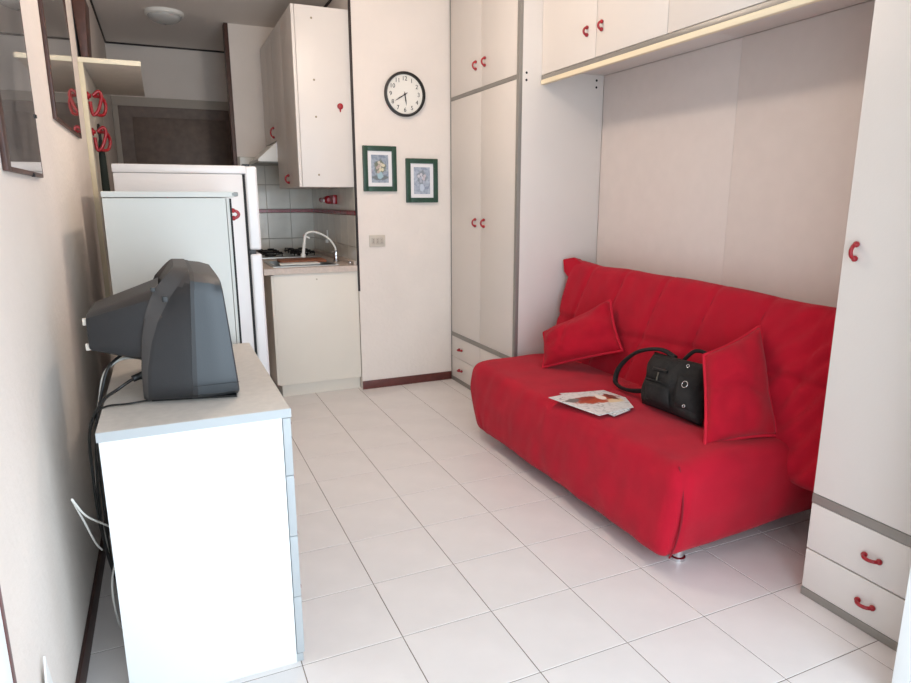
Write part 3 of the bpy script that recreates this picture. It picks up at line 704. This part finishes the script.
ART1 = blob_print('flower_print_a', ((0.35, (120, 132, 150)), (0.5, (150, 160, 176)), (0.7, (172, 182, 194))),
                  [((0, 0, 0.035), (0.06, 1, 0.018), (110, 118, 122)), ((0, 0, 0.105), (0.045, 1, 0.05), (112, 120, 104)), ((0.0, 0, 0.05), (0.024, 1, 0.028), (160, 190, 200))]+[((0.03*math.cos(k*2.4)*(k/9)**.5, 0, 0.105+0.04*math.sin(k*2.4)*(k/9)**.5), (0.011, 1, 0.012), ((206, 196, 180), (186, 168, 160), (214, 206, 178))[k % 3]) for k in range(9)], 0.4)
ART2 = blob_print('flower_print_b', ((0.35, (140, 150, 170)), (0.5, (166, 176, 192)), (0.7, (190, 198, 210))),
                  [((0, 0, 0.115), (0.04, 1, 0.05), (134, 142, 150)), ((0.0, 0, 0.045), (0.020, 1, 0.028), (196, 206, 220))]+[((0.03*math.cos(k*2.4+1)*(k/8)**.5, 0, 0.115+0.038*math.sin(k*2.4+1)*(k/8)**.5), (0.011, 1, 0.012), ((206, 204, 212), (176, 180, 196), (200, 190, 196))[k % 3]) for k in range(8)], 0.4)
def green_pic(x, z, art, label):
    e = tag(empty('framed_picture', ((x[0]+x[1])/2, YC, z[0])), label, 'picture')
    b = 0.034
    for xx, zz in (((x[0], x[0]+b), z), ((x[1]-b, x[1]), z), ((x[0]+b, x[1]-b), (z[0], z[0]+b)), ((x[0]+b, x[1]-b), (z[1]-b, z[1]))):
        box('frame_bar', xx, (YC-.022, YC-.0005), zz, GREEN, e, 0.004)
    box('mount', (x[0]+b-.002, x[1]-b+.002), (YC-.012, YC-.001), (z[0]+b-.002, z[1]-b+.002), MATW, e)
    g = b+.026; box('print', (x[0]+g, x[1]-g), (YC-.0130, YC-.0115), (z[0]+g, z[1]-g), art, e)
    return e
green_pic((0.713, 0.957), (1.434, 1.742), ART1, 'green framed flower picture nearer to the kitchen')
green_pic((1.027, 1.271), (1.356, 1.664), ART2, 'green framed flower picture hanging lower, nearer to the wardrobe')
so = tag(empty('socket_plate', (0.803, YC, 1.047)), 'beige rectangular socket plate on the clock wall', 'socket')
box('plate', (0.744, 0.862), (YC-.010, YC-.0005), (1.047, 1.130), GPLAS, so, 0.003)
for x in (0.772, 0.803, 0.834):
    md = box('module', (x-.013, x+.013), (YC-.0125, YC-.0095), (1.066, 1.111), mat('socket_module', (186, 176, 164), 0.5), so, 0.001)
    for dz in (-.010, 0, .010): lathe('pin_hole', ((0.0022, -0.0004), (0.0022, 0.0004)), (x, YC-.0125, 1.0885+dz), GASKET, md, 'Y', 8)

# ================================================================== KITCHEN
def wall_tiles(parent, plane):
    cache = {}
    rows = ((0.925, 1.045), (1.047, 1.268), (1.302, 1.507), (1.509, 1.735))
    a0, a1 = (0.0385, XK-.006) if plane == 'Y' else (YC+.022, YK-.006)
    def put(a, b, z0, z1, m_, nm):
        g = 0.0015; key = (round(b-a, 3), round(z1-z0, 3), nm)
        if key not in cache:
            bm = bmesh.new(); L = b-a-2*g
            if plane == 'Y': bm_box(bm, (0, L), (-0.005, 0), (g, z1-z0-g), 0.0015, 1)
            else: bm_box(bm, (-0.005, 0), (0, L), (g, z1-z0-g), 0.0015, 1)
            bmesh.ops.recalc_face_normals(bm, faces=bm.faces)
            me = bpy.data.meshes.new(nm); bm.to_mesh(me); bm.free(); me.materials.append(m_); cache[key] = me
        o = bpy.data.objects.new(nm, cache[key]); COL.objects.link(o); o.parent = parent
        p = Vector((a+g, YK-.003, z0)) if plane == 'Y' else Vector((XK-.003, a+g, z0))
        o.location = p-WLOC[parent.name]
    edges = []
    e = a1
    while e > a0+1e-6:
        edges.append((max(a0, e-0.2), e)); e -= 0.2
    if edges and edges[-1][1]-edges[-1][0] < 0.02: edges.pop()
    for a, b in edges:
        for z0, z1 in rows: put(a, b, z0, z1, WTILE, 'wall_tile')
        put(a, b, 1.269, 1.301, RTILE, 'border_tile')
for nm, x, y in (('trim_6', (0.0375, XK), (YK-.003, YK)), ('trim_7', (XK-.003, XK), (YC+.02, YK-.003))):
    o = struct(box(nm, x, y, (0.92, 1.737), WGROUT)); wall_tiles(o, 'Y' if nm == 'trim_6' else 'X')

bc = tag(empty('base_cabinet', (0.35, 3.8, 0)), 'white kitchen base cabinet under the beige worktop', 'cabinet')
box('end_panel', (0.066, XK-.004), (3.082, 3.100), (0.095, 0.878), LAMC, bc, 0.001)
box('carcass', (0.074, XK-.004), (3.101, YK-.004), (0.10, 0.76), LAMC, bc)
box('kick_board', (0.088, XK-.004), (3.125, YK-.004), (0.0, 0.098), LAMC, bc, 0.001)
for y0, y1, hy in ((3.084, 3.55, 3.50), (3.55, 4.02, 3.60), (4.02, 4.49, 4.07)):
    d = box('door', (0.050, 0.072), (y0+.002, y1-.002), (0.10, 0.872), LAMC, bc, 0.002); handle((0.050, hy, 0.78), AZ, NX, d)
lathe('screw_cap', ((0.006, 0.0005), (0.006, -0.001)), (0.36, 3.082, 0.835), mat('beige_cap', (186, 176, 160), 0.5), bc, 'Y', 12)
# worktop with a cut-out for the sink
wt = tag(empty('worktop', (0.33, 3.8, 0.878)), 'speckled beige kitchen worktop with rounded front edge', 'worktop')
SX, SY = (0.10, 0.52), (3.17, 3.60)
bm = bmesh.new()
for x, y in (((0.004, SX[0]), (3.068, YK-.009)), ((SX[1], XK-.009), (3.068, YK-.009)), ((SX[0], SX[1]), (3.068, SY[0])), ((SX[0], SX[1]), (SY[1], YK-.009))): bm_box(bm, x, y, (0.880, 0.920))
bmesh.ops.remove_doubles(bm, verts=bm.verts, dist=0.0001); fin(bm, 'slab', WTOP, wt)
box('upstand', (XK-.026, XK-.009), (3.085, YK-.009), (0.920, 0.948), WTOP, wt, 0.003)
sk = tag(empty('kitchen_sink', (0.31, 3.385, 0.78)), 'steel kitchen sink bowl set into the worktop', 'sink')
bm = bmesh.new(); t = 0.0015
bm_box(bm, (SX[0]+.012, SX[1]-.012), (SY[0]+.012, SY[1]-.012), (0.780, 0.783))
for x, y in (((SX[0]+.010, SX[0]+.012), (SY[0]+.01, SY[1]-.01)), ((SX[1]-.012, SX[1]-.010), (SY[0]+.01, SY[1]-.01)), ((SX[0]+.01, SX[1]-.01), (SY[0]+.010, SY[0]+.012)), ((SX[0]+.01, SX[1]-.01), (SY[1]-.012, SY[1]-.010))): bm_box(bm, x, y, (0.780, 0.922))
fin(bm, 'bowl', STEEL, sk)
bm = bmesh.new()
for x, y in (((SX[0]-.02, SX[0]+.012), (SY[0]-.02, SY[1]+.02)), ((SX[1]-.012, SX[1]+.02), (SY[0]-.02, SY[1]+.02)), ((SX[0]+.012, SX[1]-.012), (SY[0]-.02, SY[0]+.012)), ((SX[0]+.012, SX[1]-.012), (SY[1]-.012, SY[1]+.02))): bm_box(bm, x, y, (0.9205, 0.925))
fin(bm, 'rim', STEEL, sk)
lathe('drain', ((0.03, 0.783), (0.03, 0.787)), (0.31, 3.385, 0), CHROME, sk, seg=20)
tag(box('cutting_board', (0.17, 0.50), (3.36, 3.57), (0.9255, 0.945), BOARD, None, 0.006), 'brown wooden cutting board laid across the sink', 'cutting board')
tag(box('white_tray', (0.14, 0.42), (3.22, 3.32), (0.9255, 0.937), WPLAS, None, 0.003), 'narrow white plastic tray on the sink in front of the cutting board', 'tray')
tp = tag(empty('kitchen_tap', (0.585, 3.42, 0.920)), 'chrome tap with white arched hose spray beside the sink', 'tap')
lathe('tap_base', ((0.026, 0), (0.026, 0.008), (0.018, 0.014), (0.018, 0.045), (0.022, 0.050), (0.022, 0.075), (0.012, 0.085)), (0.585, 3.42, 0.9205), CHROME, tp, seg=20)
tube('lever', [(0.585, 3.42, 0.985), (0.570, 3.39, 0.992), (0.548, 3.36, 1.000)], 0.006, CHROME, tp, 8)
tube('hose', [(0.585, 3.42, 1.00), (0.580, 3.42, 1.03), (0.545, 3.425, 1.085), (0.49, 3.43, 1.125), (0.425, 3.43, 1.146), (0.378, 3.43, 1.138), (0.360, 3.43, 1.11)], 0.0075, WPLAS, tp, 8)
tube('spray_head', [(0.363, 3.43, 1.120), (0.356, 3.43, 1.08), (0.349, 3.43, 1.03), (0.343, 3.43, 0.985), (0.340, 3.43, 0.962)], [0.010]*10+[0.011]*8+[0.012]*6+[0.019]*9, WPLAS, tp, 10)
tube('spray_trigger', [(0.364, 3.428, 1.112), (0.385, 3.425, 1.106), (0.395, 3.425, 1.098)], 0.006, WPLAS, tp, 8)
# hob
hbx = tag(empty('gas_hob', (0.32, 4.12, 0.920)), 'steel gas hob with black pan grates at the tiled end wall', 'hob')
box('hob_plate', (0.06, 0.58), (3.88, 4.44), (0.9205, 0.930), STEEL, hbx, 0.003)
for x, y in ((0.19, 4.02), (0.45, 4.02), (0.19, 4.30), (0.45, 4.30)):
    b_ = lathe('burner', ((0.045, 0.930), (0.045, 0.942), (0.030, 0.946), (0.030, 0.952), (0.004, 0.953)), (x, y, 0), IRON, hbx, seg=20)
    bm = bmesh.new()
    bm_tube(bm, [Vector((x+.10*math.cos(k*math.pi/12), y+.10*math.sin(k*math.pi/12), 0.952)) for k in range(24)], 0.005, 6, True)
    for k in range(4):
        a = k*math.pi/2+math.pi/4; c, s = math.cos(a), math.sin(a)
        bm_tube(bm, [Vector((x+c*.115, y+s*.115, .934)), Vector((x+c*.113, y+s*.113, .966)), Vector((x+c*.035, y+s*.035, .966))], 0.005, 6)
    fin(bm, 'pan_grate', IRON, hbx, smooth=True)
for y in (3.92, 3.99, 4.06, 4.13): lathe('knob', ((0.015, 0.930), (0.013, 0.948), (0.002, 0.949)), (0.095, y, 0), BLACK, hbx, seg=14)
tag(lathe('drain_plug', ((0.012, 0.920), (0.016, 0.926), (0.016, 0.940), (0.008, 0.950), (0.002, 0.951)), (0.612, 3.12, 0), CHROME, None, seg=16), 'small chrome plug standing at the worktop corner by the upstand', 'plug')
# upper cabinets
uc = tag(empty('wall_cabinet', (0.46, 3.5, 1.46)), 'tall white kitchen wall cabinet with a red magnet on its side', 'cabinet')
box('carcass', (0.300, XK-.007), (3.088, 3.912), (1.463, 2.60), LAM, uc, 0.001)
for y0, y1, hy in ((3.088, 3.50, 3.462), (3.50, 3.912, 3.54)):
    d = box('door', (0.278, 0.298), (y0+.002, y1-.002), (1.463, 2.60), LAM, uc, 0.0015)
    if y0 < 3.3: handle((0.278, hy, 1.525), AZ, NX, d, L=0.05)
for x, z in ((0.408, 2.527), (0.408, 2.150), (0.410, 1.918), (0.412, 1.543)):
    lathe('screw_cap', ((0.007, 0.0005), (0.007, -0.0015)), (x, 3.088, z), mat('brass_cap', (150, 136, 110), 0.5), uc, 'Y', 12)
mg = tag(empty('balloon_magnet', (0.576, 3.088, 1.96)), 'small red balloon-shaped magnet on the wall cabinet side', 'magnet')
lathe('magnet_disc', ((0.020, -0.0005), (0.020, -0.008), (0.012, -0.013), (0.002, -0.014)), (0.576, 3.088, 1.992), RED, mg, 'Y', 20)
prism('magnet_tail', [(0.569, 3.0875, 1.975), (0.583, 3.0875, 1.975), (0.579, 3.0875, 1.955), (0.573, 3.0875, 1.955)], (0, -0.005, 0), RED, mg)
hc = tag(empty('hood_cabinet', (0.46, 4.2, 1.80)), 'shorter white kitchen cabinet above the extractor hood', 'cabinet')
box('carcass', (0.300, XK-.007), (3.916, YK-.004), (1.83, 2.60), LAM, hc, 0.001)
for y0, y1, hy in ((3.916, 4.206, 4.01), (4.206, 4.494, 4.25)):
    d = box('door', (0.278, 0.298), (y0+.002, y1-.002), (1.83, 2.60), LAM, hc, 0.0015)
    if y0 < 4: handle((0.278, hy, 1.895), AZ, NX, d, L=0.07)
hd = tag(empty('extractor_hood', (0.4, 4.2, 1.68)), 'white slanted extractor hood over the gas hob', 'extractor hood')
prism('canopy', [(XK-.008, 3.925, 1.828), (0.290, 3.925, 1.828), (0.13, 3.925, 1.690), (0.13, 3.925, 1.672), (XK-.008, 3.925, 1.672)], (0, 0.565, 0), WPLAS, hd, 0.003)
box('hood_side', (0.27, 0.64), (3.9215, 3.925), (1.70, 1.815), mat('hood_side_white', (244, 244, 244), 0.4), hd, 0.001)
box('grease_filter', (0.14, 0.62), (3.95, 4.46), (1.666, 1.672), ALU, hd)
# red spot lamp on the tiled wall
rs = tag(empty('wall_spot_lamp', (XK-.008, 3.8, 1.34)), 'red wall spot lamp under the wall cabinet', 'lamp')
box('mount_block', (XK-.040, XK-.0085), (3.58, 3.72), (1.345, 1.415), RED, rs, 0.006)
bm = bmesh.new(); bm_lathe(bm, ((0.016, -.02), (0.032, 0.0), (0.030, 0.06), (0.017, 0.16), (0.015, 0.22), (0.02, 0.24)), (XK-.050, 3.70, 1.378), 'Y', 18); fin(bm, 'lamp_head', RED, rs, smooth=True, angle=40)
lathe('switch_button', ((0.010, 0), (0.010, -0.008)), (XK-.080, 3.70, 1.372), WPLAS, rs, 'X', 14)
bb = tag(empty('dish_brush', (XK-.015, 3.94, 1.04)), 'white dish brush hanging on the tiled wall behind the tap', 'brush')
box('brush_handle', (XK-.018, XK-.0085), (3.93, 3.955), (1.055, 1.135), WPLAS, bb, 0.004)
box('brush_head', (XK-.032, XK-.0085), (3.925, 3.96), (1.03, 1.056), WPLAS, bb, 0.004)
